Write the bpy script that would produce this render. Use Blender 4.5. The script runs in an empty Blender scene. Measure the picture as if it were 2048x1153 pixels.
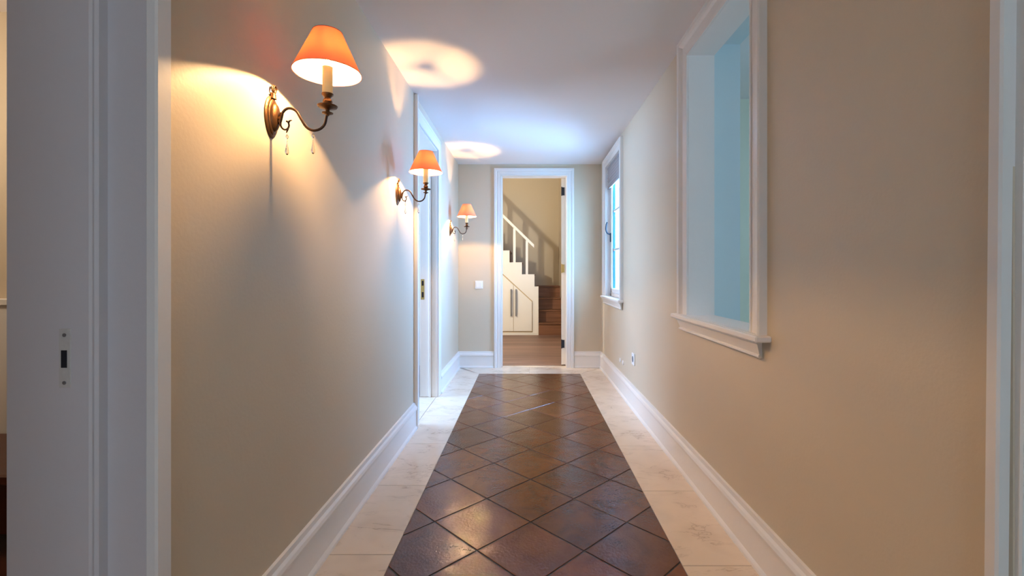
import bpy, bmesh, math, random
from mathutils import Vector, Matrix
random.seed(7)
S = bpy.context.scene
C = S.collection
PI = math.pi

# ------------------------------------------------------------------ camera, world, lights
CAM_H = 1.15
cd = bpy.data.cameras.new('camera'); cam = bpy.data.objects.new('camera', cd); C.objects.link(cam)
cam.location = (0, 0, CAM_H); cam.rotation_euler = (PI/2, 0, 0)
cd.sensor_width = 36; cd.lens = 930/2048*36
cd.shift_x = -29/2048; cd.shift_y = -29.5/2048
cd.clip_start = 0.02
S.camera = cam
S.view_settings.view_transform = 'Standard'; S.view_settings.look = 'None'
S.view_settings.gamma = 1; S.view_settings.use_curve_mapping = False
S.view_settings.exposure = 0.85
S.cycles.max_bounces = 10; S.cycles.diffuse_bounces = 7; S.cycles.glossy_bounces = 4
S.cycles.transmission_bounces = 6; S.cycles.transparent_max_bounces = 8
S.cycles.sample_clamp_indirect = 6; S.cycles.caustics_refractive = False; S.cycles.caustics_reflective = False
S.cycles.use_denoising = True

w = bpy.data.worlds.new('sky'); S.world = w; w.use_nodes = True
bg = w.node_tree.nodes['Background']; bg.inputs[0].default_value = (0.58, 0.80, 1.0, 1); bg.inputs[1].default_value = 2.6

def area(name, loc, rot, sx, sy, power, col):
    l = bpy.data.lights.new(name, 'AREA'); l.shape = 'RECTANGLE'; l.size = sx; l.size_y = sy
    l.energy = power; l.color = col
    o = bpy.data.objects.new(name, l); C.objects.link(o); o.location = loc; o.rotation_euler = rot
    return o
def point(name, loc, power, col, rad):
    l = bpy.data.lights.new(name, 'POINT'); l.energy = power; l.color = col; l.shadow_soft_size = rad
    o = bpy.data.objects.new(name, l); C.objects.link(o); o.location = loc
    return o
BLUE = (0.22, 0.50, 1.0)
area('daylight_hall_window', (1.30, 4.88, 1.55), (0, PI/2, 0), 1.3, 1.1, 26, BLUE)
area('sky_above_hall_window', (1.75, 5.0, 2.45), (0, math.radians(58), 0), 1.3, 1.6, 100, BLUE)
area('sky_beside_hall_window', (2.05, 5.42, 1.65), Vector((-1.1, -0.85, -0.18)).to_track_quat('-Z', 'Y').to_euler(), 0.9, 1.5, 185, BLUE)            # outside window_2, shining -X
area('daylight_left_room', (-3.15, 3.95, 1.6), (0, -math.radians(72), 0), 1.4, 1.3, 66, (0.40, 0.62, 1.0))             # left room window, shining +X
area('daylight_right_room', (3.55, 1.35, 1.55), (0, PI/2, 0), 1.5, 1.7, 6.8, (0.28, 0.62, 1.0))
point('near_left_room_lamp', (-2.9, 1.6, 2.0), 11, (1.0, 0.80, 0.58), 0.1)
point('stair_room_lamp', (-1.6, 6.2, 2.13), 86, (1.0, 0.90, 0.74), 0.012)
area('rear_fill_light', (0.05, -2.02, 1.15), (-PI/2, 0, PI), 1.0, 1.1, 1.3, (0.72, 0.70, 1.0))  # added fill from behind the camera, no known window there

# ------------------------------------------------------------------ materials
def lin(c):
    return tuple(((x/255+0.055)/1.055)**2.4 if x/255 > 0.04045 else x/255/12.92 for x in c) + (1,)
def mat(name, col, rough=0.5, metal=0.0, noise=0.0, nscale=8, bump=0.0, bscale=60, spec=0.5, col2=None):
    m = bpy.data.materials.new(name); m.use_nodes = True
    nt = m.node_tree; N = nt.nodes; L = nt.links; b = N['Principled BSDF']
    if len(col) == 3: col = tuple(col) + (1,)
    b.inputs['Base Color'].default_value = col; b.inputs['Roughness'].default_value = rough
    b.inputs['Metallic'].default_value = metal; b.inputs['Specular IOR Level'].default_value = spec
    tc = N.new('ShaderNodeTexCoord')
    if noise or col2:
        n = N.new('ShaderNodeTexNoise'); n.inputs['Scale'].default_value = nscale; n.inputs['Detail'].default_value = 5
        L.new(tc.outputs['Object'], n.inputs['Vector'])
        mx = N.new('ShaderNodeMix'); mx.data_type = 'RGBA'
        c2 = col2 or tuple(c*(1-noise) for c in col[:3])
        mx.inputs[6].default_value = col; mx.inputs[7].default_value = tuple(c2[:3]) + (1,)
        L.new(n.outputs['Fac'], mx.inputs[0]); L.new(mx.outputs[2], b.inputs['Base Color'])
    if bump:
        n2 = N.new('ShaderNodeTexNoise'); n2.inputs['Scale'].default_value = bscale; n2.inputs['Detail'].default_value = 4
        L.new(tc.outputs['Object'], n2.inputs['Vector'])
        bp = N.new('ShaderNodeBump'); bp.inputs['Strength'].default_value = bump; bp.inputs['Distance'].default_value = 0.01
        L.new(n2.outputs['Fac'], bp.inputs['Height']); L.new(bp.outputs[0], b.inputs['Normal'])
    return m
M = {}
M['wall'] = mat('cream_wall_paint', (0.66, 0.57, 0.44), 0.45, noise=0.05, nscale=2.5, bump=0.06, bscale=90, spec=0.35)
M['ceiling'] = mat('ceiling_paint', (0.82, 0.77, 0.755), 0.7, noise=0.03, nscale=2, spec=0.3)
M['trim'] = mat('white_trim_paint', (0.82, 0.80, 0.78), 0.32, noise=0.04, nscale=5, bump=0.05, bscale=45)
M['white'] = mat('white_cupboard_paint', (0.84, 0.82, 0.76), 0.4, noise=0.02)
M['grout'] = mat('dark_grout', (0.03, 0.03, 0.036), 0.6, noise=0.3, nscale=60)
M['mgrout'] = mat('pale_grout', (0.33, 0.27, 0.22), 0.7)
M['bronze'] = mat('aged_bronze', (0.16, 0.075, 0.03), 0.38, metal=0.75, noise=0.5, nscale=40, bump=0.15, bscale=120)
M['dark_bronze'] = mat('dark_bronze', (0.07, 0.035, 0.022), 0.36, metal=0.6, noise=0.4, nscale=50)
M['brass'] = mat('brass', (0.62, 0.43, 0.16), 0.3, metal=0.9, noise=0.3, nscale=60)
M['iron'] = mat('dark_iron', (0.03, 0.035, 0.05), 0.4, metal=0.5)
M['black'] = mat('black_hollow', (0.006, 0.006, 0.012), 0.8)
M['plastic'] = mat('white_plastic', (0.86, 0.86, 0.88), 0.3)
M['candle'] = mat('ivory_candle_tube', (0.95, 0.78, 0.42), 0.5, noise=0.1, nscale=30)
M['blind'] = mat('grey_blind_cloth', (0.40, 0.40, 0.43), 0.8, noise=0.1, nscale=40, bump=0.2, bscale=300)
M['steel'] = mat('brushed_steel', (0.26, 0.26, 0.27), 0.4, metal=0.6)
M['mahogany'] = mat('dark_mahogany', (0.10, 0.025, 0.012), 0.35, noise=0.5, nscale=6)
M['plate'] = mat('scuffed_plate', (0.70, 0.67, 0.64), 0.4, metal=0.0, noise=0.35, nscale=70)
M['teal'] = mat('dark_teal_seal', (0.02, 0.12, 0.16), 0.5)

def wood(name, c1, c2, rough=0.4, axis=0, scale=1.0):
    m = mat(name, c1, rough); nt = m.node_tree; N = nt.nodes; L = nt.links; b = N['Principled BSDF']
    tc = N.new('ShaderNodeTexCoord'); oi = N.new('ShaderNodeObjectInfo')
    mp = N.new('ShaderNodeMapping'); sc = [55*scale]*3; sc[axis] = 2.2*scale; mp.inputs['Scale'].default_value = sc
    add = N.new('ShaderNodeVectorMath'); add.operation = 'ADD'
    ml = N.new('ShaderNodeVectorMath'); ml.operation = 'SCALE'; ml.inputs[3].default_value = 19
    cb = N.new('ShaderNodeCombineXYZ')
    for k in range(3): L.new(oi.outputs['Random'], cb.inputs[k])
    L.new(cb.outputs[0], ml.inputs[0]); L.new(tc.outputs['Object'], mp.inputs[0])
    L.new(mp.outputs[0], add.inputs[0]); L.new(ml.outputs[0], add.inputs[1])
    n = N.new('ShaderNodeTexNoise'); n.inputs['Scale'].default_value = 1; n.inputs['Detail'].default_value = 6
    L.new(add.outputs[0], n.inputs['Vector'])
    r = N.new('ShaderNodeValToRGB'); r.color_ramp.elements[0].position = 0.3; r.color_ramp.elements[1].position = 0.7
    r.color_ramp.elements[0].color = tuple(c1)+(1,); r.color_ramp.elements[1].color = tuple(c2)+(1,)
    L.new(n.outputs['Fac'], r.inputs[0])
    hs = N.new('ShaderNodeHueSaturation'); mr = N.new('ShaderNodeMapRange')
    mr.inputs[3].default_value = 0.75; mr.inputs[4].default_value = 1.2
    L.new(oi.outputs['Random'], mr.inputs[0]); L.new(mr.outputs[0], hs.inputs['Value']); L.new(r.outputs[0], hs.inputs['Color'])
    L.new(hs.outputs[0], b.inputs['Base Color'])
    return m
M['plank'] = wood('brown_floor_planks', (0.13, 0.072, 0.055), (0.28, 0.165, 0.125), 0.5, axis=0, scale=0.5)
M['stair_wood'] = wood('brown_stair_wood', (0.15, 0.062, 0.03), (0.25, 0.115, 0.06), 0.45, axis=0, scale=0.6)

def tile_mat():
    m = mat('glazed_brown_tile', (0.1, 0.04, 0.02), 0.06); nt = m.node_tree; N = nt.nodes; L = nt.links; b = N['Principled BSDF']
    tc = N.new('ShaderNodeTexCoord'); oi = N.new('ShaderNodeObjectInfo')
    n = N.new('ShaderNodeTexNoise'); n.noise_dimensions = '4D'; n.inputs['Scale'].default_value = 7; n.inputs['Detail'].default_value = 6
    n.inputs['Distortion'].default_value = 0.7
    mw = N.new('ShaderNodeMath'); mw.operation = 'MULTIPLY'; mw.inputs[1].default_value = 50
    L.new(oi.outputs['Random'], mw.inputs[0]); L.new(mw.outputs[0], n.inputs['W']); L.new(tc.outputs['Object'], n.inputs['Vector'])
    r = N.new('ShaderNodeValToRGB'); e = r.color_ramp.elements
    e[0].position = 0.3; e[0].color = (0.10, 0.030, 0.012, 1); e[1].position = 0.72; e[1].color = (0.19, 0.066, 0.021, 1)
    L.new(n.outputs['Fac'], r.inputs[0])
    hs = N.new('ShaderNodeHueSaturation'); mr = N.new('ShaderNodeMapRange'); mr.inputs[3].default_value = 0.75; mr.inputs[4].default_value = 1.25
    L.new(oi.outputs['Random'], mr.inputs[0]); L.new(mr.outputs[0], hs.inputs['Value']); L.new(r.outputs[0], hs.inputs['Color'])
    L.new(hs.outputs[0], b.inputs['Base Color'])
    # orange-peel glaze over a softly waved clay surface
    n1 = N.new('ShaderNodeTexNoise'); n1.inputs['Scale'].default_value = 80; n1.inputs['Detail'].default_value = 3
    n2 = N.new('ShaderNodeTexNoise'); n2.inputs['Scale'].default_value = 7; n2.inputs['Detail'].default_value = 1
    L.new(tc.outputs['Object'], n1.inputs['Vector']); L.new(tc.outputs['Object'], n2.inputs['Vector'])
    b1 = N.new('ShaderNodeBump'); b1.inputs['Strength'].default_value = 0.36; b1.inputs['Distance'].default_value = 0.004
    b2 = N.new('ShaderNodeBump'); b2.inputs['Strength'].default_value = 0.6; b2.inputs['Distance'].default_value = 0.004
    L.new(n1.outputs['Fac'], b1.inputs['Height']); L.new(n2.outputs['Fac'], b2.inputs['Height'])
    L.new(b2.outputs[0], b1.inputs['Normal']); L.new(b1.outputs[0], b.inputs['Normal'])
    b.inputs['Specular IOR Level'].default_value = 0.55
    return m
M['tile'] = tile_mat()

def marble_mat():
    m = mat('cream_marble', (0.8, 0.66, 0.5), 0.14); nt = m.node_tree; N = nt.nodes; L = nt.links; b = N['Principled BSDF']
    tc = N.new('ShaderNodeTexCoord'); oi = N.new('ShaderNodeObjectInfo')
    mw = N.new('ShaderNodeMath'); mw.operation = 'MULTIPLY'; mw.inputs[1].default_value = 40; L.new(oi.outputs['Random'], mw.inputs[0])
    n = N.new('ShaderNodeTexNoise'); n.noise_dimensions = '4D'; n.inputs['Scale'].default_value = 3.2; n.inputs['Detail'].default_value = 8
    n.inputs['Distortion'].default_value = 1.2; n.inputs['Roughness'].default_value = 0.6
    mp = N.new('ShaderNodeMapping'); mp.inputs['Scale'].default_value = (0.8, 1.8, 1); mp.inputs['Rotation'].default_value = (0, 0, 0.35)
    L.new(tc.outputs['Object'], mp.inputs[0]); L.new(mp.outputs[0], n.inputs['Vector']); L.new(mw.outputs[0], n.inputs['W'])
    r = N.new('ShaderNodeValToRGB'); e = r.color_ramp.elements
    base = (0.76, 0.64, 0.51, 1)
    e[0].position = 0.0; e[0].color = base; e[1].position = 1.0; e[1].color = (0.82, 0.70, 0.57, 1)
    for p, c in ((0.482, (0.72, 0.60, 0.47, 1)), (0.50, (0.45, 0.34, 0.25, 1)), (0.515, (0.70, 0.58, 0.46, 1))):
        q = e.new(p); q.color = c
    L.new(n.outputs['Fac'], r.inputs[0])
    n3 = N.new('ShaderNodeTexNoise'); n3.inputs['Scale'].default_value = 5; L.new(tc.outputs['Object'], n3.inputs['Vector'])
    mr = N.new('ShaderNodeMapRange'); mr.inputs[1].default_value = 0.45; mr.inputs[2].default_value = 0.62
    mr.inputs[3].default_value = 0.12; mr.inputs[4].default_value = 0.85; L.new(n3.outputs['Fac'], mr.inputs[0])
    mx = N.new('ShaderNodeMix'); mx.data_type = 'RGBA'; mx.inputs[6].default_value = (0.79, 0.67, 0.54, 1)
    L.new(mr.outputs[0], mx.inputs[0]); L.new(r.outputs[0], mx.inputs[7]); L.new(mx.outputs[2], b.inputs['Base Color'])
    return m
M['marble'] = marble_mat()

def shade_mat():
    m = bpy.data.materials.new('coral_shade_cloth'); m.use_nodes = True; nt = m.node_tree; N = nt.nodes; L = nt.links
    N.remove(N['Principled BSDF']); out = N['Material Output']
    g = N.new('ShaderNodeNewGeometry')
    mx = N.new('ShaderNodeMix'); mx.data_type = 'RGBA'; mx.inputs[6].default_value = (0.85, 0.26, 0.16, 1); mx.inputs[7].default_value = (0.95, 0.86, 0.72, 1)
    L.new(g.outputs['Backfacing'], mx.inputs[0])
    d = N.new('ShaderNodeBsdfDiffuse'); L.new(mx.outputs[2], d.inputs[0])
    t = N.new('ShaderNodeBsdfTranslucent'); t.inputs[0].default_value = (1.0, 0.19, 0.06, 1)
    s = N.new('ShaderNodeMixShader'); s.inputs[0].default_value = 0.023
    L.new(d.outputs[0], s.inputs[1]); L.new(t.outputs[0], s.inputs[2]); L.new(s.outputs[0], out.inputs[0])
    return m
M['shade'] = shade_mat()
def emis(name, col, st):
    m = bpy.data.materials.new(name); m.use_nodes = True; nt = m.node_tree; N = nt.nodes
    N.remove(N['Principled BSDF']); e = N.new('ShaderNodeEmission'); e.inputs[0].default_value = col+(1,); e.inputs[1].default_value = st
    nt.links.new(e.outputs[0], N['Material Output'].inputs[0]); return m
M['bulb'] = emis('glowing_filament', (1.0, 0.60, 0.27), 6800)
M['bulb_glass'] = None
def glass(name, tint, pane=True):
    m = bpy.data.materials.new(name); m.use_nodes = True; nt = m.node_tree; N = nt.nodes; L = nt.links
    N.remove(N['Principled BSDF']); out = N['Material Output']
    if pane:
        a = N.new('ShaderNodeBsdfTransparent'); a.inputs[0].default_value = tint+(1,)
        g = N.new('ShaderNodeBsdfGlossy'); g.inputs['Roughness'].default_value = 0.03
        f = N.new('ShaderNodeLayerWeight'); pw_ = N.new('ShaderNodeMath'); pw_.operation = 'POWER'; pw_.inputs[1].default_value = 6
        L.new(f.outputs['Facing'], pw_.inputs[0]); s = N.new('ShaderNodeMixShader'); L.new(pw_.outputs[0], s.inputs[0]); L.new(a.outputs[0], s.inputs[1]); L.new(g.outputs[0], s.inputs[2])
        L.new(s.outputs[0], out.inputs[0])
    else:
        g = N.new('ShaderNodeBsdfGlass'); g.inputs[0].default_value = tint+(1,); g.inputs['Roughness'].default_value = 0.02; g.inputs['IOR'].default_value = 1.5
        L.new(g.outputs[0], out.inputs[0])
    return m
M['bulb_glass'] = glass('bulb_glass', (1.0, 0.98, 0.95)); M['pane'] = glass('window_glass', (0.95, 0.98, 1.0))
M['crystal'] = glass('clear_crystal', (0.98, 0.97, 0.95), False)

# ------------------------------------------------------------------ mesh helpers
class MB:
    def __init__(s): s.v = []; s.f = []
    def add(s, vs, fs):
        k = len(s.v); s.v += [tuple(v) for v in vs]; s.f += [tuple(i+k for i in f) for f in fs]; return s
    def box(s, x0, x1, y0, y1, z0, z1):
        vs = [(x, y, z) for x in (x0, x1) for y in (y0, y1) for z in (z0, z1)]
        return s.add(vs, [(0,1,3,2),(4,6,7,5),(0,4,5,1),(2,3,7,6),(0,2,6,4),(1,5,7,3)])
    def cbox(s, x0, x1, y0, y1, z0, z1, c=0.004):
        """box with chamfered edges"""
        bm = bmesh.new(); bmesh.ops.create_cube(bm, size=1)
        for v in bm.verts:
            v.co = Vector(((x0+x1)/2 + v.co.x*(x1-x0), (y0+y1)/2 + v.co.y*(y1-y0), (z0+z1)/2 + v.co.z*(z1-z0)))
        bmesh.ops.bevel(bm, geom=bm.edges[:], offset=c, segments=1, affect='EDGES', profile=0.5)
        bm.verts.index_update()
        s.add([v.co[:] for v in bm.verts], [[v.index for v in f.verts] for f in bm.faces]); bm.free(); return s
    def prism(s, poly, mp, h0, h1):
        """poly of (a,b), mp(a,b,h)->xyz"""
        n = len(poly)
        vs = [mp(a, b, h0) for a, b in poly] + [mp(a, b, h1) for a, b in poly]
        return s.add(vs, [tuple(range(n))[::-1], tuple(range(n, 2*n))] + [(i, (i+1) % n, n+(i+1) % n, n+i) for i in range(n)])
    def lathe(s, prof, c=(0,0,0), n=24, sx=1.0, sy=1.0, closed=False):
        """prof of (r,z) spun about the vertical through c"""
        vs = []
        for r, z in prof:
            for k in range(n):
                a = 2*PI*k/n; vs.append((c[0]+r*math.cos(a)*sx, c[1]+r*math.sin(a)*sy, c[2]+z))
        fs = []
        for i in range(len(prof)-1):
            for k in range(n):
                fs.append((i*n+k, i*n+(k+1) % n, (i+1)*n+(k+1) % n, (i+1)*n+k))
        if prof[0][0] > 1e-6 and not closed: fs.append(tuple(range(n))[::-1])
        if prof[-1][0] > 1e-6 and not closed: fs.append(tuple(range((len(prof)-1)*n, len(prof)*n)))
        return s.add(vs, fs)
    def tube(s, pts, r, n=10, loop=False):
        pts = [Vector(p) for p in pts]; m = len(pts); rs = r if isinstance(r, (list, tuple)) else [r]*m
        vs = []; up = Vector((0.13, 1, 0.07)).normalized()
        for i, p in enumerate(pts):
            a = pts[(i-1) % m] if (i > 0 or loop) else p; b = pts[(i+1) % m] if (i < m-1 or loop) else p
            t = (b-a).normalized(); e = t.cross(up)
            if e.length < 1e-4: e = t.cross(Vector((1, 0, 0)))
            e.normalize(); g = t.cross(e)
            for k in range(n):
                q = 2*PI*k/n; vs.append(p + (e*math.cos(q)+g*math.sin(q))*rs[i])
        fs = []
        for i in range(m if loop else m-1):
            j = (i+1) % m
            for k in range(n): fs.append((i*n+k, i*n+(k+1) % n, j*n+(k+1) % n, j*n+k))
        if not loop: fs += [tuple(range(n))[::-1], tuple(range((m-1)*n, m*n))]
        return s.add(vs, fs)
    def mesh(s, name, m, smooth=False):
        me = bpy.data.meshes.new(name); me.from_pydata(s.v, [], s.f); me.materials.append(m)
        bm = bmesh.new(); bm.from_mesh(me); bmesh.ops.recalc_face_normals(bm, faces=bm.faces[:]); bm.to_mesh(me); bm.free()
        if smooth:
            me.polygons.foreach_set('use_smooth', [True]*len(me.polygons))
            try: me.set_sharp_from_angle(angle=math.radians(38))
            except Exception: pass
        return me
    def build(s, name, m, parent=None, smooth=False, **kw):
        o = bpy.data.objects.new(name, s.mesh(name, m, smooth)); C.objects.link(o)
        if parent: o.parent = parent; o.matrix_parent_inverse = Matrix.Translation(-Vector(parent.location)) if not kw.get('local') else Matrix.Identity(4)
        return o
def tag(o, label, cat, group=None):
    o['label'] = label; o['category'] = cat
    if group: o['group'] = group
    return o
def struct(o): o['kind'] = 'structure'; return o
def empty(name, loc=(0,0,0)):
    o = bpy.data.objects.new(name, None); C.objects.link(o); o.location = loc; o.empty_display_size = 0.1; return o
def smoothpts(pts, k=5):
    out = []; P = [Vector(p) for p in pts]
    for i in range(len(P)-1):
        p0 = P[max(i-1, 0)]; p1 = P[i]; p2 = P[i+1]; p3 = P[min(i+2, len(P)-1)]
        for j in range(k):
            t = j/k
            out.append(0.5*((2*p1)+(-p0+p2)*t+(2*p0-5*p1+4*p2-p3)*t*t+(-p0+3*p1-3*p2+p3)*t**3))
    out.append(P[-1]); return out

# ------------------------------------------------------------------ dimensions
XL, XR = -0.83, 0.91
ZC = 2.477
YF = 5.66
D1a, D1b, D1z = 0.05, 1.02, 2.28            # near left doorway
D2a, D2b, D2z = 3.53, 4.325, 2.295          # far left doorway
D3a, D3b, D3z = -0.05, 0.865, 2.28          # near right doorway
W1a, W1b, W1z0, W1z1 = 1.87, 2.604, 0.915, 2.372   # interior opening
W2a, W2b, W2z0, W2z1 = 4.47, 5.29, 0.895, 2.35     # hall window
FX0, FX1, FZ = -0.304, 0.487, 2.337         # far doorway

# ------------------------------------------------------------------ shell
wl = MB()
wl.box(-1.10, XL, -2.0, D1a, -0.1, ZC); wl.box(-1.10, XL, D1a, D1b+0.01, D1z, ZC)
wl.box(-1.10, XL, D1b+0.01, D2a, -0.1, ZC)
wl.box(-0.99, XL, D2a, D2b+0.005, D2z, ZC); wl.box(-0.99, XL, D2b+0.005, 5.80, -0.1, ZC)
struct(wl.build('wall_left', M['wall']))
wr = MB()
xi = 1.05
wr.box(XR, 1.15, -2.0, D3a, -0.1, ZC); wr.box(XR, 1.15, D3a, D3b+0.005, D3z, ZC)
wr.box(XR, 1.15, D3b+0.005, D3b+0.3, -0.1, ZC)
wr.box(XR, xi, D3b+0.3, W1a, -0.1, ZC); wr.box(XR, xi, W1a, W1b, -0.1, W1z0-0.025); wr.box(XR, xi, W1a, W1b, W1z1+0.006, ZC)
wr.box(XR, xi, W1b, 4.1, -0.1, ZC)
wr.box(XR, 1.0, 4.1, W2a, -0.1, ZC); wr.box(XR, 1.0, W2a, W2b, -0.1, W2z0-0.025); wr.box(XR, 1.0, W2a, W2b, W2z1+0.006, ZC)
wr.box(XR, 1.0, W2b, 5.80, -0.1, ZC)
struct(wr.build('wall_right', M['wall']))
wf = MB()
wf.box(-0.99, FX0-0.02, YF, 5.80, -0.1, ZC+0.1); wf.box(FX1+0.02, 1.0, YF, 5.80, -0.1, ZC+0.1); wf.box(FX0-0.02, FX1+0.02, YF, 5.80, FZ+0.02, ZC+0.1)
struct(wf.build('wall_far', M['wall']))
wb = MB(); wb.box(-1.12, -0.5, -2.12, -2.0, -0.1, ZC); wb.box(0.6, 1.15, -2.12, -2.0, -0.1, ZC); wb.box(-0.5, 0.6, -2.12, -2.0, -0.1, 0.55); wb.box(-0.5, 0.6, -2.12, -2.0, 1.75, ZC)  # middle opening is made up to hold the rear fill light
struct(wb.build('wall_back', M['wall']))
struct(MB().box(-1.12, 1.0, -2.12, 5.80, ZC, ZC+0.1).build('ceiling', M['ceiling']))

# right-hand room seen through the interior opening
rr = MB()
rr.box(3.6, 3.7, -1.6, 0.4, -0.1, 2.65); rr.box(3.6, 3.7, 2.3, 4.1, -0.1, 2.65); rr.box(3.6, 3.7, 0.4, 2.3, -0.1, 0.7); rr.box(3.6, 3.7, 0.4, 2.3, 2.35, 2.65)
rr.box(1.05, 3.7, 4.0, 4.1, -0.1, 2.65); rr.box(1.15, 3.7, -1.7, -1.6, -0.1, 2.65)
struct(rr.build('wall_right_room', mat('sage_wall_paint', (0.70, 0.72, 0.60), 0.6)))
struct(MB().box(1.25, 3.7, -1.7, 4.1, 2.65, 2.75).build('ceiling_right_room', M['ceiling']))
struct(MB().box(1.0, 1.25, -2.12, 1.17, ZC, ZC+0.1).build('ceiling', M['ceiling']))
pier = MB()   # pier and beam of the doorway beyond the opening
pier.box(1.05, 1.25, 2.72, 4.0, -0.1, 2.65); pier.box(1.05, 1.25, 1.25, 2.72, 2.49, 2.65); pier.box(1.05, 1.25, 1.165, 1.25, -0.1, 2.65)
struct(pier.build('trim_1', mat('pale_blue_paint', (0.58, 0.68, 0.72), 0.4)))

# left rooms
lr = MB()
lr.box(-3.3, -3.2, 2.45, 3.2, -0.1, 2.6); lr.box(-3.3, -3.2, 4.7, 6.0, -0.1, 2.6); lr.box(-3.3, -3.2, 3.2, 4.7, -0.1, 0.7); lr.box(-3.3, -3.2, 3.2, 4.7, 2.25, 2.6)
lr.box(-3.3, -0.99, 5.9, 6.0, -0.1, 2.6)
lr.box(-3.7, -1.12, 2.40, 2.5, -0.1, 2.6); lr.box(-3.7, -3.6, -1.6, 2.4, -0.1, 2.6); lr.box(-3.7, -1.12, -1.7, -1.6, -0.1, 2.6)
struct(lr.build('wall_left_room', M['wall']))
cl = MB(); cl.box(-3.7, -1.12, -1.7, 2.5, 2.5, 2.6); cl.box(-3.3, -0.99, 2.5, 6.0, 2.6, 2.7)
struct(cl.build('ceiling_left_room', M['ceiling']))
dado = MB(); dado.cbox(-3.6, -1.14, 2.375, 2.40, 0.0, 1.0); dado.cbox(-3.6, -1.14, 2.36, 2.40, 0.985, 1.02)
struct(dado.build('trim_2', M['trim']))

# stair room
SX = 0.67
sr = MB()
sr.box(-2.5, -2.4, 5.8, 9.75, -0.1, 4.2); sr.box(-2.5, 1.0, 9.65, 9.75, -0.1, 4.2)
sr.box(SX, 1.0, 8.62, 9.65, -0.1, 4.2)
sr.box(0.9, 1.0, 5.8, 6.5, -0.1, 4.2); sr.box(0.9, 1.0, 7.7, 8.62, -0.1, 4.2); sr.box(0.9, 1.0, 6.5, 7.7, -0.1, 1.4); sr.box(0.9, 1.0, 6.5, 7.7, 2.5, 4.2)
sr.box(-2.5, -0.99, 5.8, 5.9, -0.1, 4.2); sr.box(-0.99, 1.0, 5.70, 5.8, ZC+0.1, 4.2)
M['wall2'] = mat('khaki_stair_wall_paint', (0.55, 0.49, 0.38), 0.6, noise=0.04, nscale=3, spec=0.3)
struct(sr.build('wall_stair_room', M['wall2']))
struct(MB().box(-2.5, 1.0, 5.7, 9.75, 4.2, 4.3).build('ceiling_stair_room', M['ceiling']))

# ------------------------------------------------------------------ floor and its pieces
RX0, RX1, RY1 = -0.542, 0.613, 5.32
fl = struct(MB().box(-0.845, XR, -2.0, 5.79, -0.10, -0.0022).build('floor', M['grout']))
T = 0.0   # top of the finished floor
def clip(poly, ax, val, keep_less):
    out = []; n = len(poly)
    for i in range(n):
        a, b = poly[i], poly[(i+1) % n]
        ia = (a[ax] <= val) == keep_less; ib = (b[ax] <= val) == keep_less
        if ia: out.append(a)
        if ia != ib:
            t = (val-a[ax])/(b[ax]-a[ax]); out.append((a[0]+(b[0]-a[0])*t, a[1]+(b[1]-a[1])*t))
    return out
def poly_area(p): return abs(sum(p[i][0]*p[(i+1) % len(p)][1]-p[(i+1) % len(p)][0]*p[i][1] for i in range(len(p))))/2
def slab(poly, name, m, parent, ch=0.0025, depth=0.008, z=0.0, tilt=True):
    cx = sum(p[0] for p in poly)/len(poly); cy = sum(p[1] for p in poly)/len(poly); n = len(poly)
    # inset ring for the chamfer
    R = max(math.hypot(p[0]-cx, p[1]-cy) for p in poly)
    loc = [(p[0]-cx, p[1]-cy) for p in poly]
    k = 1-ch*1.6/max(R, 0.03)
    vs = [(a, b, -depth) for a, b in loc] + [(a, b, -ch*0.8) for a, b in loc] + [(a*k, b*k, 0) for a, b in loc]
    fs = [tuple(range(2*n, 3*n))] + [(i, (i+1) % n, n+(i+1) % n, n+i) for i in range(n)] + [(n+i, n+(i+1) % n, 2*n+(i+1) % n, 2*n+i) for i in range(n)]
    o = MB().add(vs, fs).build(name, m, parent)
    o.matrix_parent_inverse = Matrix.Identity(4); o.location = (cx, cy, z)
    if tilt: o.rotation_euler = (random.uniform(-.0014, .0014), random.uniform(-.0014, .0014), 0)
    return o
DG = 0.444; J = 0.0065
cx0, cy0 = 0.022, 2.592
rot = math.radians(-0.4)
for i in range(-14, 14):
    for j in range(-16, 16):
        # lattice of diamonds, centre half a diagonal below a vertex
        ux = cx0 + (i-j)*DG/2; uy = cy0 - DG/2 + (i+j)*DG/2
        if not (-1.2 < ux < 1.2 and -1.0 < uy < 5.8): continue
        h = DG/2 - J/math.sqrt(2)
        P = [(ux-h, uy), (ux, uy-h), (ux+h, uy), (ux, uy+h)]
        P = [(cx0+(a-cx0)*math.cos(rot)-(b-cy0)*math.sin(rot), cy0+(a-cx0)*math.sin(rot)+(b-cy0)*math.cos(rot)) for a, b in P]
        for ax, val, kl in ((0, RX0+0.001, False), (0, RX1-0.001, True), (1, RY1-0.001, True), (1, -0.6, False)):
            P = clip(P, ax, val, kl)
            if len(P) < 3: break
        if len(P) < 3 or poly_area(P) < 0.0009: continue
        slab(P, 'brown_tile', M['tile'], fl, ch=0.0012, depth=0.004)
bed = MB(); mg = 0.0015
bed.box(-0.845, RX0, -2.0, YF+0.13, -0.006, -0.0012); bed.box(RX1, XR, -2.0, YF, -0.006, -0.0012); bed.box(RX0, RX1, RY1, YF+0.13, -0.006, -0.0012)
bed.box(RX0, RX1, -2.0, -0.61, -0.006, -0.0012)
bd = bed.build('grout_bed', M['mgrout'], fl)
def rect(x0, x1, y0, y1, name='marble_tile'): slab([(x0+mg, y0+mg), (x1-mg, y0+mg), (x1-mg, y1-mg), (x0+mg, y1-mg)], name, M['marble'], fl, ch=0.0012, tilt=False)
ys = [-0.6, 0.0, 0.66, 1.28, 1.90, 2.52, 3.136, 3.75, 4.35, 4.93]
for a, b in zip(ys, ys[1:]): rect(-0.838, RX0, a, b)
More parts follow.
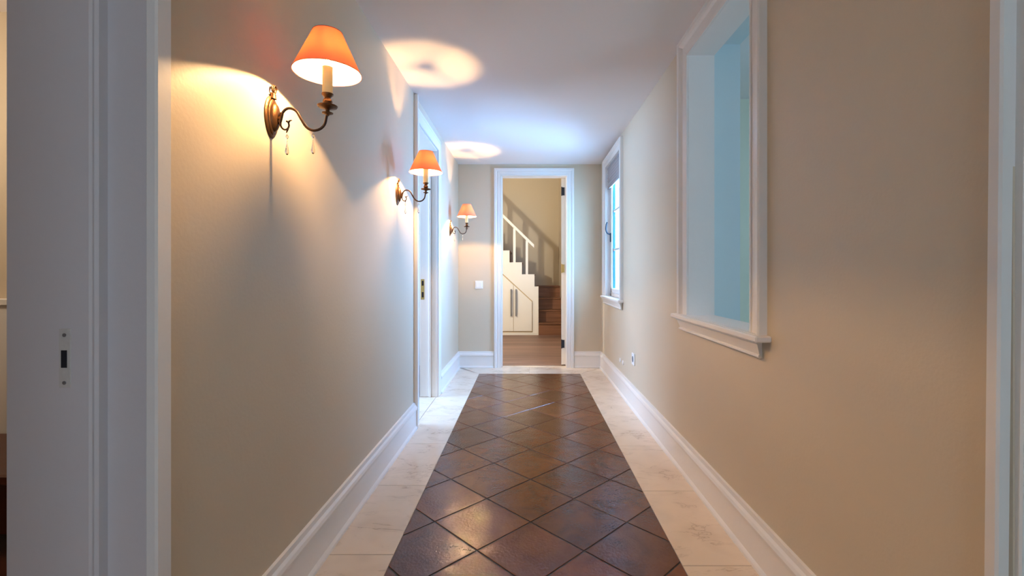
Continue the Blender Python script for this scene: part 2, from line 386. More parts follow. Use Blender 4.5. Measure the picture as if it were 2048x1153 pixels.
slab([(-0.83+mg, 4.93+mg), (RX0-mg, 4.93+mg), (RX0-mg, RY1), (-0.83+mg, YF-0.02)], 'marble_tile', M['marble'], fl, ch=0.0012, tilt=False)
ys = [-0.6, 0.0, 0.56, 1.19, 1.828, 2.455, 3.095, 3.745, 4.39, 4.97]
for a, b in zip(ys, ys[1:]): rect(RX1, XR, a, b)
slab([(RX1+mg, 4.97+mg), (XR-mg, 4.97+mg), (XR-mg, YF-0.012), (RX1+mg, RY1)], 'marble_tile', M['marble'], fl, ch=0.0012, tilt=False)
slab([(RX0+mg, RY1+mg), (0.03, RY1+mg), (0.03, YF+0.02), (-0.80, YF+0.02)], 'marble_tile', M['marble'], fl, ch=0.0012, tilt=False)
slab([(0.03+2*mg, RY1+mg), (RX1-mg, RY1+mg), (XR-0.012, YF-0.002), (XR-0.02, YF+0.02), (0.03+2*mg, YF+0.02)], 'marble_tile', M['marble'], fl, ch=0.0012, tilt=False)
rect(FX0+0.001, FX1-0.001, YF+0.022, 5.785, 'threshold_slab')
# left threshold and side room floors
fl2 = struct(MB().box(-3.7, -0.846, -1.7, 6.0, -0.1, -0.006).build('floor_left_room', M['mahogany']))
o = slab([(-0.995, D2a+0.02), (-0.842, D2a+0.02), (-0.842, D2b-0.003), (-0.995, D2b-0.003)], 'threshold_slab', M['marble'], fl2, ch=0.0012, depth=0.006, tilt=False)
o = slab([(-1.12, D1a), (-0.842, D1a), (-0.842, D1b-0.05), (-1.12, D1b-0.05)], 'threshold_slab', M['marble'], fl2, ch=0.0012, depth=0.006, tilt=False)
struct(MB().box(XR+0.001, 3.7, -1.7, 4.1, -0.1, -0.004).build('floor_right_room', mat('right_room_floor', (0.45, 0.36, 0.26), 0.4)))
fl3 = struct(MB().box(-2.5, 1.0, 5.79, 9.75, -0.1, -0.008).build('floor_stair_room', mat('plank_underlay', (0.04, 0.02, 0.015), 0.8)))
y = 5.792; pw = 0.135
while y < 8.78:
    for a, b in ((-2.4, -1.1), (-1.1, 0.9)):
        s = random.uniform(-0.2, 0.2) if b < 0 else 0
        slab([(a+0.001, y+0.001), (b-0.001, y+0.001), (b-0.001, y+pw-0.001), (a+0.001, y+pw-0.001)], 'plank', M['plank'], fl3, ch=0.001, tilt=False)
    y += pw

# ------------------------------------------------------------------ mouldings
LEFT = lambda u, v, h: (XL+h, u, v)
RIGHT = lambda u, v, h: (XR-h, u, v)
FAR = lambda u, v, h: (u, YF-h, v)
NEARF = lambda u, v, h: (u, 5.80+h, v)
def casing(mp, u0, u1, v0, v1, prof, bottom=False, sides=(1, 1, 1)):
    """mitred casing: prof of (t,h) from the inner edge outwards, closed against the wall"""
    b = MB(); pr = [(prof[0][0], 0)] + list(prof) + [(prof[-1][0], 0)]; n = len(pr)
    pts = [((u0, v0), (-1, 0)), ((u0, v1), (-1, 1)), ((u1, v1), (1, 1)), ((u1, v0), (1, 0))]
    for k in range(3):
        if not sides[k]: continue
        vs = []
        for (p, d) in (pts[k], pts[k+1]):
            for t, h in pr: vs.append(mp(p[0]+d[0]*t, p[1]+d[1]*t, h))
        fs = [(i, (i+1) % n, n+(i+1) % n, n+i) for i in range(n)] + [tuple(range(n))[::-1], tuple(range(n, 2*n))]
        b.add(vs, fs)
    return b
def cprof(w, h=0.03):
    return [(0, h*0.55), (0.006, h*0.62), (w*0.10, h*0.62), (w*0.16, h*0.45), (w*0.22, h*0.62), (w*0.52, h*0.66), (w*0.60, h*0.52), (w*0.66, h*0.78),
            (w*0.74, h*0.98), (w*0.93, h), (w, h*0.9)]
BASE = [(0, 0), (0, 0.026), (0.012, 0.0255), (0.020, 0.021), (0.026, 0.017), (0.138, 0.017), (0.143, 0.024), (0.158, 0.026), (0.170, 0.021), (0.180, 0.013), (0.197, 0.010), (0.2, 0)]
def baseboard(name, mp, u0, u1):
    b = MB(); n = len(BASE)
    vs = [mp(u0, v, h) for v, h in BASE] + [mp(u1, v, h) for v, h in BASE]
    b.add(vs, [(i, (i+1) % n, n+(i+1) % n, n+i) for i in range(n)] + [tuple(range(n))[::-1], tuple(range(n, 2*n))])
    return struct(b.build(name, M['trim']))
baseboard('baseboard_left', LEFT, D1b+0.045, 3.43)
baseboard('baseboard_left', LEFT, 4.43, YF)
baseboard('baseboard_far', FAR, XL, -0.398); baseboard('baseboard_far', FAR, 0.580, XR)
baseboard('baseboard_right', RIGHT, 0.90, YF)

# --- door_1: near left doorway, its far jamb faces the camera
d1 = struct(empty('door_1', (XL, D1b, 0)))
b = MB()
for yy in (D1b+0.0,):
    b.cbox(XL-0.001, XL+0.025, 1.012, 1.057, 0, 2.33, 0.004)          # plain flat casing leg, far side
b.cbox(XL-0.001, XL+0.025, 0.0, 1.057, 2.285, 2.33, 0.004); b.cbox(XL-0.001, XL+0.025, 0.003, 0.048, 0, 2.33, 0.004)
b.build('casing', M['trim'], d1)
b = MB()
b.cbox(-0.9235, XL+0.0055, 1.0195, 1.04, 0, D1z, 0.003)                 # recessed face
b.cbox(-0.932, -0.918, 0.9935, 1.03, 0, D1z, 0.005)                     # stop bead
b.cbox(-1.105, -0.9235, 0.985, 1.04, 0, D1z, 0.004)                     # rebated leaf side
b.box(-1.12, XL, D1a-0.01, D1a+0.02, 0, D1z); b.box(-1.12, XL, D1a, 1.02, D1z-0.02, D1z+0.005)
b.build('jamb', mat('dimmed_trim_paint', (0.64, 0.61, 0.63), 0.4, noise=0.05, nscale=4, bump=0.08, bscale=30), d1)  # trim colour greyed here to stand in for dimmer light on the jamb
sp = MB(); sp.cbox(-0.9895, -0.9645, 0.9832, 0.9862, 0.908, 1.033, 0.0008)
spo = sp.build('strike_plate', M['plate'], d1); spo['label'] = 'scuffed metal strike plate painted over at its foot'
MB().box(-0.9835, -0.9715, 0.9822, 0.9860, 0.950, 0.987).build('latch_hole', M['black'], spo)
sc = MB(); sc.tube([(-0.977, 0.9836, 1.019), (-0.977, 0.9822, 1.019)], 0.004, 10); sc.tube([(-0.977, 0.9836, 0.918), (-0.977, 0.9822, 0.918)], 0.004, 10)
sc.build('screw', M['steel'], spo)

# --- door_2: far left doorway
d2 = struct(empty('door_2', (XL, D2b, 0)))
b = MB()
b.cbox(XL-0.001, XL+0.028, 3.43, 3.453, 0, ZC-0.001, 0.003)              # raised outer band, runs to the ceiling
b.cbox(XL-0.001, XL+0.017, 3.44, 3.53, 0, D2z+0.09, 0.003)
b.cbox(XL-0.001, XL+0.016, 4.325, 4.42, 0, D2z+0.09, 0.004); b.cbox(XL-0.001, XL+0.016, 3.53, 4.33, D2z, D2z+0.09, 0.004)
b.cbox(XL-0.001, XL+0.020, 4.395, 4.425, 0, D2z+0.10, 0.004); b.cbox(XL-0.001, XL+0.020, 3.45, 4.425, D2z+0.075, D2z+0.10, 0.004)
b.build('casing', M['trim'], d2)
b = MB()
b.cbox(-0.879, XL+0.001, 4.318, 4.34, 0, D2z, 0.002); b.cbox(-0.992, -0.879, 4.325, 4.345, 0, D2z, 0.002); b.cbox(-0.905, -0.885, 4.305, 4.33, 0, D2z, 0.003)
b.box(-0.99, XL, 3.53, 3.545, 0, D2z); b.box(-0.99, XL, 3.53, 4.33, D2z-0.012, D2z+0.001)
b.build('jamb', M['trim'], d2)
sp = MB(); sp.cbox(-0.984, -0.950, 4.3225, 4.3265, 0.905, 1.095, 0.001)
spo = sp.build('strike_plate', M['brass'], d2); spo['label'] = 'brass strike plate with two dark holes'
for z0, z1 in ((0.925, 0.975), (1.035, 1.08)):
    MB().box(-0.974, -0.956, 4.3215, 4.3255, z0, z1).build('latch_hole', M['black'], spo)

# --- door_3: near right doorway
d3 = struct(empty('door_3', (XR, D3b, 0)))
b = MB()
tilt = 0.010
def lean(bm_, amt):   # old frame, out of plumb
    bm_.v = [(x, y-(z-1.15)*amt, z) for x, y, z in bm_.v]; return bm_
b.cbox(XR-0.025, XR+0.001, 0.870, 0.897, -0.005, 2.33, 0.004); lean(b, 0.010)
b.cbox(XR-0.025, XR+0.001, 0.0, 0.89, 2.285, 2.33, 0.004); b.cbox(XR-0.025, XR+0.001, -0.095, -0.05, 0, 2.33, 0.004)
b.build('casing', M['trim'], d3)
b = MB()
b.cbox(XR-0.012, XR+0.009, 0.872, 0.90, -0.005, D3z, 0.002); b.cbox(XR+0.004, 1.152, 0.855, 0.90, -0.005, D3z, 0.003); lean(b, 0.010)
b.box(XR, 1.15, D3a-0.01, D3a+0.02, 0, D3z); b.box(XR, 1.15, D3a, 0.87, D3z-0.02, D3z+0.005)
b.build('jamb', M['trim'], d3)

# --- door_4: doorway to the stair room with its leaf opened away
d4 = struct(empty('door_4', (0.09, YF, 0)))
b = casing(FAR, FX0, FX1, 0.0, FZ, cprof(0.09, 0.028))
b.build('casing', M['trim'], d4)
casing(NEARF, FX0, FX1, 0.0, FZ, cprof(0.09, 0.02)).build('rear_casing', M['trim'], d4)
b = MB(); b.box(FX0-0.02, FX0+0.001, YF-0.004, 5.802, 0, FZ); b.box(FX1-0.001, FX1+0.02, YF-0.004, 5.802, 0, FZ); b.box(FX0-0.02, FX1+0.02, YF-0.004, 5.802, FZ-0.001, FZ+0.02)
b.cbox(FX0-0.001, FX0+0.010, 5.70, 5.745, 0, FZ, 0.003)
b.build('jamb', M['trim'], d4)
lf = MB()     # leaf, opened about 97 degrees: thickness towards us
a = math.radians(7.5); hx, hy = FX1-0.002, 5.79
def LM(x, y, z): # x along thickness (to the left), y along the leaf
    return (hx - x*math.cos(a) + y*math.sin(a), hy + x*math.sin(a)*0 + y*math.cos(a) , z)
lf.prism([(0, 0), (0.052, 0), (0.052, 0.76), (0, 0.76)], lambda p, q, h: LM(p, q, h), 0.012, FZ-0.006)
for z0, z1 in ((0.2, 0.95), (1.15, 2.15)):
    lf.prism([(0.050, 0.13), (0.056, 0.13), (0.056, 0.63), (0.050, 0.63)], lambda p, q, h: LM(p, q, h), z0, z1)
leaf = lf.build('leaf', mat('cream_door_paint', (0.80, 0.76, 0.68), 0.4), d4)
for z, mm, lb in ((2.17, 'iron', 'dark hinge'), (1.21, 'brass', 'brass hinge'), (0.27, 'iron', 'dark hinge')):
    hb = MB(); hb.prism([(0.012, -0.004), (0.050, -0.004), (0.050, 0.001), (0.012, 0.001)], lambda p, q, h: LM(p, q, h), z-0.05, z+0.05)
    hb.tube([(hx-0.046, hy-0.008, z-0.055), (hx-0.046, hy-0.008, z+0.055)], 0.007, 8)
    ho = hb.build('hinge', M[mm], leaf); ho['label'] = lb

# --- window_1: glassless opening through the right wall
w1 = struct(empty('window_1', (XR, (W1a+W1b)/2, W1z0)))
P1 = [(0, 0.014), (0.012, 0.016), (0.014, 0.010), (0.022, 0.012), (0.062, 0.016), (0.066, 0.010), (0.078, 0.022), (0.084, 0.032), (0.106, 0.035), (0.112, 0.030)]
casing(RIGHT, W1a, W1b, W1z0, W1z1, P1).build('casing', M['trim'], w1)
b = MB(); b.box(XR-0.004, xi+0.002, W1a-0.012, W1a+0.001, W1z0, W1z1); b.box(XR-0.004, xi+0.002, W1b-0.001, W1b+0.012, W1z0, W1z1); b.box(XR-0.004, xi+0.002, W1a-0.01, W1b+0.01, W1z1-0.001, W1z1+0.012)
b.build('lining', M['trim'], w1)
def stool(w, ya, yb, z, depth, xin, ext):
    s = MB(); s.cbox(XR-depth, XR+0.002, ya-ext, yb+ext, z-0.024, z, 0.005); s.box(XR, xin, ya, yb, z-0.024, z); s.cbox(XR-depth+0.02, XR-depth+0.026, ya-ext+0.02, yb+ext-0.02, z, z+0.0015, 0.0005)
    s.build('stool', M['trim'], w)
    p = [(0, 0), (0, 0.040), (-0.006, 0.042), (-0.012, 0.034), (-0.052, 0.020), (-0.056, 0.026), (-0.062, 0.026), (-0.068, 0.018), (-0.070, 0)]
    q = MB(); n = len(p); e0, e1 = ya-0.11, yb+0.11
    vs = [RIGHT(e0+(0.040-h)*0.9, z-0.024+v, h) for v, h in p] + [RIGHT(e1-(0.040-h)*0.9, z-0.024+v, h) for v, h in p]
    q.add(vs, [(i, (i+1) % n, n+(i+1) % n, n+i) for i in range(n)] + [tuple(range(n))[::-1], tuple(range(n, 2*n))])
    q.build('apron', M['trim'], w)
stool(w1, W1a, W1b, W1z0, 0.060, xi+0.004, 0.145)

# --- window_2: the casement with a blind
w2 = struct(empty('window_2', (XR, (W2a+W2b)/2, W2z0)))
P2 = [(0, 0.014), (0.012, 0.016), (0.016, 0.010), (0.05, 0.014), (0.058, 0.024), (0.068, 0.034), (0.085, 0.036), (0.092, 0.028)]
casing(RIGHT, W2a, W2b, W2z0, W2z1, P2).build('casing', M['trim'], w2)
GX = 0.975
b = MB(); b.box(XR-0.004, 1.0, W2a-0.012, W2a+0.001, W2z0, W2z1); b.box(XR-0.004, 1.0, W2b-0.001, W2b+0.012, W2z0, W2z1); b.box(XR-0.004, 1.0, W2a-0.01, W2b+0.01, W2z1-0.001, W2z1+0.012)
b.build('lining', M['trim'], w2)
stool(w2, W2a, W2b, W2z0, 0.055, 1.0, 0.11)
b = MB(); fz0, fz1 = W2z0, W2z1
b.cbox(GX-0.02, GX+0.026, W2b-0.055, W2b, fz0, fz1, 0.004); b.cbox(GX-0.02, GX+0.026, W2a, W2a+0.055, fz0, fz1, 0.004)
b.cbox(GX-0.02, GX+0.026, W2a, W2b, fz0, fz0+0.035, 0.004); b.cbox(GX-0.02, GX+0.026, W2a, W2b, fz1-0.05, fz1, 0.004)
b.build('window_frame', M['trim'], w2)
sa, sb, sz0, sz1 = W2a+0.058, W2b-0.058, fz0+0.038, fz1-0.053
b = MB(); sw = 0.058
b.cbox(GX-0.030, GX+0.02, sb-sw, sb, sz0, sz1, 0.005); b.cbox(GX-0.030, GX+0.02, sa, sa+sw, sz0, sz1, 0.005)
b.cbox(GX-0.030, GX+0.02, sa, sb, sz0, sz0+0.05, 0.005); b.cbox(GX-0.030, GX+0.02, sa, sb, sz1-0.05, sz1, 0.005)
sash = b.build('sash', M['trim'], w2)
b = MB(); b.box(GX-0.012, GX+0.012, sb-sw-0.010, sb-sw+0.001, sz0+0.05, sz1-0.05); b.box(GX-0.012, GX+0.012, sa+sw-0.001, sa+sw+0.010, sz0+0.05, sz1-0.05)
b.build('glazing_seal', M['teal'], sash)
for z in (1.41, 1.84): MB().cbox(GX-0.010, GX+0.014, sa+sw, sb-sw, z-0.011, z+0.011, 0.003).build('muntin', M['trim'], sash)
MB().box(GX+0.001, GX+0.005, sa+sw, sb-sw, sz0+0.05, sz1-0.05).build('pane', M['pane'], sash)
b = MB(); yh = sb-0.028; xh = GX-0.030
b.cbox(xh-0.012, xh, yh-0.012, yh+0.012, 1.50, 1.60, 0.003)
b.tube(smoothpts([(xh-0.008, yh, 1.585), (xh-0.040, yh, 1.600), (xh-0.055, yh, 1.64), (xh-0.050, yh-0.002, 1.70), (xh-0.040, yh-0.004, 1.72)], 4), 0.0085, 8)
hd = b.build('handle', M['iron'], sash, smooth=True); hd['label'] = 'dark curved window catch'
# blind
bl = empty('roman_blind', (XR+0.03, W2a, 2.33))
b = MB(); n = 0; zt, zb = 2.335, 2.115
prof = []; k = 7
for i in range(k):
    za = zt-(zt-zb)*i/k; zc = zt-(zt-zb)*(i+1)/k; prof += [(XR+0.018, za-0.002), (XR+0.010, (za+zc)/2), (XR+0.017, zc+0.002)]
ring = prof + [(x+0.012, z) for x, z in prof[::-1]]
n = len(ring)
vs = [(x, W2a+0.012, z) for x, z in ring] + [(x, W2b-0.012, z) for x, z in ring]
b.add(vs, [(i, (i+1) % n, n+(i+1) % n, n+i) for i in range(n)] + [tuple(range(n))[::-1], tuple(range(n, 2*n))])
b.build('blind_cloth', M['blind'], bl)
MB().cbox(XR+0.008, XR+0.045, W2a+0.006, W2b-0.006, 2.325, 2.349, 0.003).build('head_rail', M['blind'], bl)
b2 = MB(); b2.cbox(XR+0.010, XR+0.028, W2a+0.010, W2b-0.010, 2.098, 2.116, 0.003); b2.build('bottom_rail', M['blind'], bl)
tag(bl, 'grey pleated cloth blind gathered at the top of the hall window', 'blind')

# windows of the side rooms (their light reaches the hall)
def plain_window(name, xa, xb, ya, yb, za, zb):
    wn = struct(empty(name, ((xa+xb)/2, (ya+yb)/2, za)))
    b = MB(); t = 0.06
    b.box(xa, xb, ya, ya+t, za, zb); b.box(xa, xb, yb-t, yb, za, zb); b.box(xa, xb, ya, yb, za, za+t); b.box(xa, xb, ya, yb, zb-t, zb)
    b.build('window_frame', M['trim'], wn)
    MB().box(xa+0.02, xb-0.02, (ya+yb)/2-0.02, (ya+yb)/2+0.02, za+t, zb-t).build('mullion', M['trim'], wn)
    MB().box((xa+xb)/2, (xa+xb)/2+0.004, ya+t, yb-t, za+t, zb-t).build('pane', M['pane'], wn)
plain_window('window_3', 3.61, 3.69, 0.4, 2.3, 0.7, 2.35)
plain_window('window_5', 0.91, 0.99, 6.5, 7.7, 1.4, 2.5)
plain_window('window_4', -3.29, -3.21, 3.2, 4.7, 0.7, 2.25)

# ------------------------------------------------------------------ wall sconces
def sconce_parts(root):
    def P(b, name, m, parent=root, smooth=True): return b.build(name, m, parent, smooth, local=True)
    # oval plate: stacked ovals growing out of the wall
    def oval(b, prof, n=28, pointed=0.0):
        vs = []; 
        for hx_, ry, rz in prof:
            for k in range(n):
                a = 2*PI*k/n; sy = math.sin(a); c = math.cos(a)
                vs.append((hx_, ry*c*(1-0.16*max(0, -sy)), rz*sy))
        fs = [tuple(range(n))[::-1]] + [(i*n+k, i*n+(k+1) % n, (i+1)*n+(k+1) % n, (i+1)*n+k) for i in range(len(prof)-1) for k in range(n)] + [tuple(range((len(prof)-1)*n, len(prof)*n))]
        return b.add(vs, fs)
    b = oval(MB(), [(0.0, .040, .068), (.003, .041, .069), (.006, .038, .065), (.007, .033, .059), (.010, .032, .058), (.012, .029, .054)])
    P(b, 'back_plate', M['bronze'])
    b = oval(MB(), [(.010, .027, .048), (.015, .026, .047), (.021, .021, .040), (.025, .013, .027), (.0265, .004, .009)])
    P(b, 'boss', M['bronze'])
    b = MB(); b.tube([(.006, 0, .060), (.008, 0, .078)], [.012, .006], 10)
    b.tube([(.008, -.012, .074), (.010, 0, .079), (.008, .012, .074)], .0035, 8)
    b.tube([(.009+.001*math.sin(t*PI/8), .0095*math.cos(t*PI/8), .0915+.0115*math.sin(t*PI/8)) for t in range(16)], .0024, 8, loop=True)
    b.tube([(.012+.001*math.sin(t*PI/8), .0095*math.cos(t*PI/8)+.003, .0905+.0115*math.sin(t*PI/8)) for t in range(16)], .002, 8, loop=True)
    P(b, 'hanging_ring', M['bronze'])
    b = MB(); b.tube([(.022, 0, -.004), (.034, 0, -.004)], .008, 12); b.tube([(.028, 0, -.018), (.036, 0, .014)], [.006, .006], 10)
    P(b, 'socket', M['bronze'])
    pts = [(.030, -.024), (.033, .004), (.046, .024), (.063, .029), (.083, .019), (.099, -.008), (.115, -.032), (.137, -.043), (.160, -.038), (.175, -.022), (.181, .003), (.183, .012)]
    b = MB(); b.tube(smoothpts([(x, 0, z) for x, z in pts], 5), .0042, 10)
    P(b, 'arm', M['dark_bronze'])
    pts = [(.031, -.020), (.034, -.032), (.043, -.040), (.053, -.038), (.059, -.028), (.056, -.016), (.050, -.013)]
    b = MB(); b.tube(smoothpts([(x, 0, z) for x, z in pts], 4), .003, 8)
    b.tube(smoothpts([(.057, 0, -.017), (.062, 0, -.011), (.069, 0, -.010)], 3), [.0035, .003, .0028, .0024, .002, .0015, .001], 8)
    b.tube(smoothpts([(.055, 0, -.038), (.052, 0, -.046), (.050, 0, -.051)], 3), [.0035, .003, .0028, .0024, .002, .0015, .001], 8)
    P(b, 'scroll', M['dark_bronze'])
    ax = .184
    b = MB(); b.lathe([(.004, .004), (.006, .008), (.0165, .012), (.0175, .014), (.007, .017), (.006, .024), (.009, .027), (.029, .032), (.0315, .0365), (.030, .0375), (.012, .034), (.009, .038),
                       (.013, .044), (.0155, .050), (.013, .056), (.009, .061), (.011, .065), (.018, .072), (.0185, .076), (.010, .077)], (ax, 0, 0), 24)
    P(b, 'drip_cup', M['bronze'])
    b = MB(); b.lathe([(.0155, .076), (.016, .078), (.016, .158), (.0168, .160), (.0168, .1625), (.013, .164), (.010, .164)], (ax, 0, 0), 20)
    P(b, 'candle_tube', M['candle'])
    b = MB(); b.lathe([(.007, .167), (.010, .172), (.0135, .182), (.0138, .190), (.011, .201), (.006, .211), (.0008, .219)], (ax, 0, 0), 16)
    bb = P(b, 'bulb', M['bulb_glass'])
    b = MB(); b.lathe([(.0005, .184), (.006, .187), (.0078, .193), (.006, .199), (.0005, .202)], (ax, 0, 0), 14); P(b, 'filament', M['bulb'], bb)
    # shade: open cone, a single cloth skin
    n = 48; b = MB(); b.lathe([(.105, .143), (.090, .176), (.075, .209), (.060, .242), (.045, .275)], (ax, 0, 0), n, closed=True)
    sh = P(b, 'lamp_shade', M['shade'])
    for r, z in ((.105, .143), (.045, .275)):
        b = MB(); b.tube([(ax+r*math.cos(2*PI*k/40), r*math.sin(2*PI*k/40), z) for k in range(40)], .0014, 6, loop=True)
        P(b, 'shade_rim', M['rim'], sh)
    b = MB(); b.lathe([(.001, .252), (.008, .254), (.0085, .258), (.002, .260)], (ax, 0, 0), 12)
    for q in range(3):
        an = PI + q*2*PI/3; b.tube([(ax, 0, .256), (ax+.026*math.cos(an), .026*math.sin(an), .258), (ax+.0445*math.cos(an), .0445*math.sin(an), .273)], .0014, 6)
    for s_ in (-1, 1): b.tube(smoothpts([(ax, 0, .254), (ax, s_*.014, .238), (ax, s_*.019, .205), (ax, s_*.016, .172)], 4), .0011, 6)
    P(b, 'shade_carrier', M['brass'], sh)
    for x0, z0 in ((.0525, -.048), (.137, -.045)):
        b = MB(); c = (x0, 0, z0)
        b.tube([(x0, 0, z0+.004), (x0, 0, z0-.010)], .0007, 5)
        b.lathe([(.001, -.008), (.0055, -.014), (.0055, -.017), (.001, -.023)], c, 8)
        b.tube([(x0, 0, z0-.022), (x0, 0, z0-.032)], .0007, 5)
        b.lathe([(.0012, -.030), (.0022, -.040), (.0045, -.054), (.0062, -.063), (.0058, -.068), (.0030, -.073), (.0005, -.075)], c, 8)
        P(b, 'crystal_drop', M['crystal'], smooth=False)
M['rim'] = mat('coral_rim', (0.62, 0.14, 0.08), 0.7)
s0 = empty('wall_sconce', (XL, 1.51, 1.657)); sconce_parts(s0)
def copy_tree(o, parent=None):
    c = o.copy(); C.objects.link(c)
    if parent: c.parent = parent; c.matrix_parent_inverse = Matrix.Identity(4)
    for ch in list(o.children): copy_tree(ch, c)
    return c
s1 = copy_tree(s0); s1.location = (XL, 2.985, 1.655)
s2 = copy_tree(s0); s2.location = (XL, 5.03, 1.620)
G = 'sconces along the left wall'
tag(s0, 'nearest and largest bronze wall sconce with coral shade, glowing beside the near left doorway', 'sconce', G)
tag(s1, 'middle bronze wall sconce with coral shade, just before the open side door', 'sconce', G)
tag(s2, 'farthest bronze wall sconce with pinkish shade, near the hall end by the corner', 'sconce', G)

# ------------------------------------------------------------------ small wall fittings
sw = empty('light_switch', (-0.578, YF, 1.01))
b = MB(); b.cbox(-0.048, 0.048, -0.010, 0, -0.048, 0.048, 0.003); b.build('switch_plate', M['plastic'], sw, local=True)
b = MB(); b.cbox(-0.034, 0.034, -0.014, -0.008, -0.034, 0.034, 0.002); b.build('rocker', M['plastic'], sw, local=True)
tag(sw, 'square white light switch on the far wall left of the doorway', 'light switch')
so = empty('wall_socket', (XR, 3.94, 0.422))
b = MB(); b.cbox(-0.010, 0, -0.043, 0.043, -0.050, 0.050, 0.003); b.build('socket_plate', M['plastic'], so, local=True)
b = MB(); b.prism([(0.024*math.cos(k*PI/10), 0.026*math.sin(k*PI/10)) for k in range(20)], lambda p, q, h: (h, p, q), -0.0115, -0.009); b.build('socket_well', mat('socket_grey', (0.12, 0.15, 0.2), 0.5), so, local=True)
tag(so, 'white power socket low on the right wall above the baseboard', 'socket')
for k, (yy, lb) in enumerate(((4.50, 'tiny round white wall cover below the hall window, farther of two'), (4.37, 'tiny round white wall cover below the hall window, nearer of two'))):
    b = MB(); b.prism([(0.021*math.cos(q*PI/10), 0.021*math.sin(q*PI/10)) for q in range(20)], lambda p, q, h: (XR-h, yy+p, 0.31+q), 0, 0.007)
    o = b.build('round_cover', M['plastic']); tag(o, lb, 'wall cover', 'round covers below the window')

# ------------------------------------------------------------------ staircase behind the far door
st = empty('staircase', (0, 8.65, 0))
YS = 8.65; RISE = 0.2255
poly = [(-2.2, 0), (0.223, 0), (0.223, 0.905), (0.149, 0.905), (0.149, 1.131), (-0.084, 1.131), (-0.084, 1.353), (-0.316, 1.353), (-0.316, 1.575), (-0.55, 1.575), (-0.55, 1.80), (-0.78, 1.80), (-0.78, 2.02),
        (-1.01, 2.02), (-1.01, 2.24), (-1.24, 2.24), (-1.24, 2.46), (-2.2, 2.46)]
b = MB(); b.prism(poly, lambda p, q, h: (p, h, q), YS, YS+0.04)
b.build('stringer', M['white'], st)
b = MB()                                                   # sloped skirting moulding above the cupboard and plinth strip at the foot
b.prism([(-1.2, 2.05), (0.16, 0.70), (0.16, 0.735), (-1.2, 2.085)], lambda p, q, h: (p, h, q), YS-0.006, YS+0.001)
b.prism([(-2.2, 0), (0.223, 0), (0.223, 0.05), (-2.2, 0.05)], lambda p, q, h: (p, h, q), YS-0.012, YS+0.001)
b.prism([(0.195, 0), (0.223, 0), (0.223, 0.55), (0.195, 0.55)], lambda p, q, h: (p, h, q), YS-0.010, YS+0.001)
b.build('moulding', M['white'], st)
for k in range(4):                                          # four steps climbing away from us to the turn
    y0 = YS-0.03+0.20*k if k < 3 else YS-0.03+0.62
    x0 = 0.224 if k < 3 else 0.20
    z = RISE*k
    MB().box(x0, SX-0.001, y0+0.02, y0+0.04, z+0.001, z+RISE-0.03).build('riser', M['stair_wood'], st)
    x0t = x0; yb = 9.65 if k == 3 else y0+0.24+ (0.0 if k < 2 else 0.24)
    MB().cbox(x0t, SX-0.001, y0, yb, z+RISE-0.03, z+RISE, 0.006).build('tread', M['stair_wood'], st)
xs = [0.149, -0.084, -0.316, -0.55, -0.78, -1.01, -1.24]
zs = [0.902, 1.131, 1.353, 1.575, 1.80, 2.02, 2.24, 2.46]
for k, x in enumerate(xs):                                  # flight going up to the left behind the stringer
    MB().box(x-0.02, x, YS+0.041, 9.65, zs[k], zs[k+1]-0.03).build('riser', M['stair_wood'], st)
    x2 = xs[k+1] if k+1 < len(xs) else x-0.9
    MB().cbox(x2-0.019, x+0.015, YS+0.041, 9.649, zs[k+1]-0.03, zs[k+1]-0.001, 0.004).build('tread', M['stair_wood'], st)
def railz(x): return 1.685 + (0.14-x)*0.978
b = MB(); b.prism([(0.14, railz(0.14)), (0.14, railz(0.14)-0.060), (0.10, railz(0.10)-0.062), (-1.5, railz(-1.5)-0.062), (-1.5, railz(-1.5))], lambda p, q, h: (p, h, q), YS-0.010, YS+0.095)
b.build('handrail', M['white'], st)
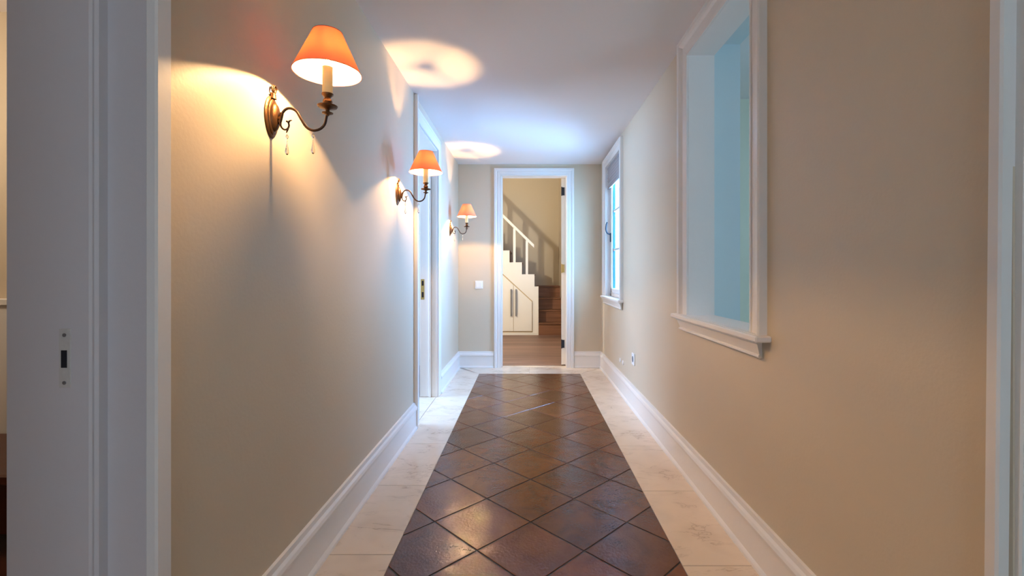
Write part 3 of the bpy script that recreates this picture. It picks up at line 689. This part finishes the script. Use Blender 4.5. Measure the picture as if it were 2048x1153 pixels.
for x, z in ((0.0065, 1.131), (-0.2255, 1.353), (-0.458, 1.575), (-0.69, 1.80), (-0.92, 2.02), (-1.15, 2.24)):
    MB().box(x-0.0225, x+0.0225, YS, YS+0.085, z, railz(x)-0.055).build('baluster', M['white'], st)
tag(st, 'white sided staircase with brown wooden steps and white railing beyond the far doorway', 'staircase')

cp = empty('under_stair_cupboard', (-0.242, YS, 0))
YC = YS-0.002
def top(x): return 0.62+(0.10-x)*0.92
gap = 0.004
L_ = [(-0.90, 0.074), (-0.242-gap, 0.074), (-0.242-gap, top(-0.242)), (-0.90, top(-0.90))]
R_ = [(-0.242+gap, 0.074), (0.10, 0.074), (0.10, 0.62), (-0.242+gap, top(-0.242+gap))]
fr = MB(); fr.prism([(-0.93, 0.05), (0.113, 0.05), (0.113, 0.632), (-0.93, top(-0.93)+0.025)], lambda p, q, h: (p, h, q), YC-0.004, YC)
fr.build('cupboard_surround', mat('shadow_gap_edge', (0.50, 0.38, 0.22), 0.6), cp)
for q, pl in enumerate((L_, R_)):
    b = MB(); b.prism(pl, lambda p, q_, h: (p, h, q_), YC-0.022, YC-0.0045)
    dr = b.build('door', M['white'], cp)
    hx_ = (-0.284, -0.193)[q]
    b = MB(); b.cbox(hx_-0.013, hx_+0.013, YC-0.058, YC-0.046, 0.355, 0.855, 0.003)
    for z in (0.40, 0.81): b.box(hx_-0.008, hx_+0.008, YC-0.048, YC-0.021, z-0.01, z+0.01)
    h_ = b.build('handle', M['steel'], dr)
tag(cp, 'white slope-topped cupboard with two long grey handles under the staircase', 'cupboard')

# ------------------------------------------------------------------ bench in the room at far left
bn = empty('wooden_bench', (-2.6, 2.1, 0))
b = MB(); b.cbox(-3.2, -1.9, 1.85, 2.34, 0.30, 0.345, 0.008); b.build('seat', M['mahogany'], bn)
for x in (-3.15, -1.97):
    for y_ in (1.88, 2.28): MB().cbox(x, x+0.05, y_, y_+0.05, 0, 0.30, 0.004).build('leg', M['mahogany'], bn)
MB().cbox(-3.15, -1.92, 1.90, 1.93, 0.08, 0.29, 0.004).build('front_rail', M['mahogany'], bn)
tag(bn, 'dark red wooden bench low against the wall at the left edge beyond the door frame', 'bench')
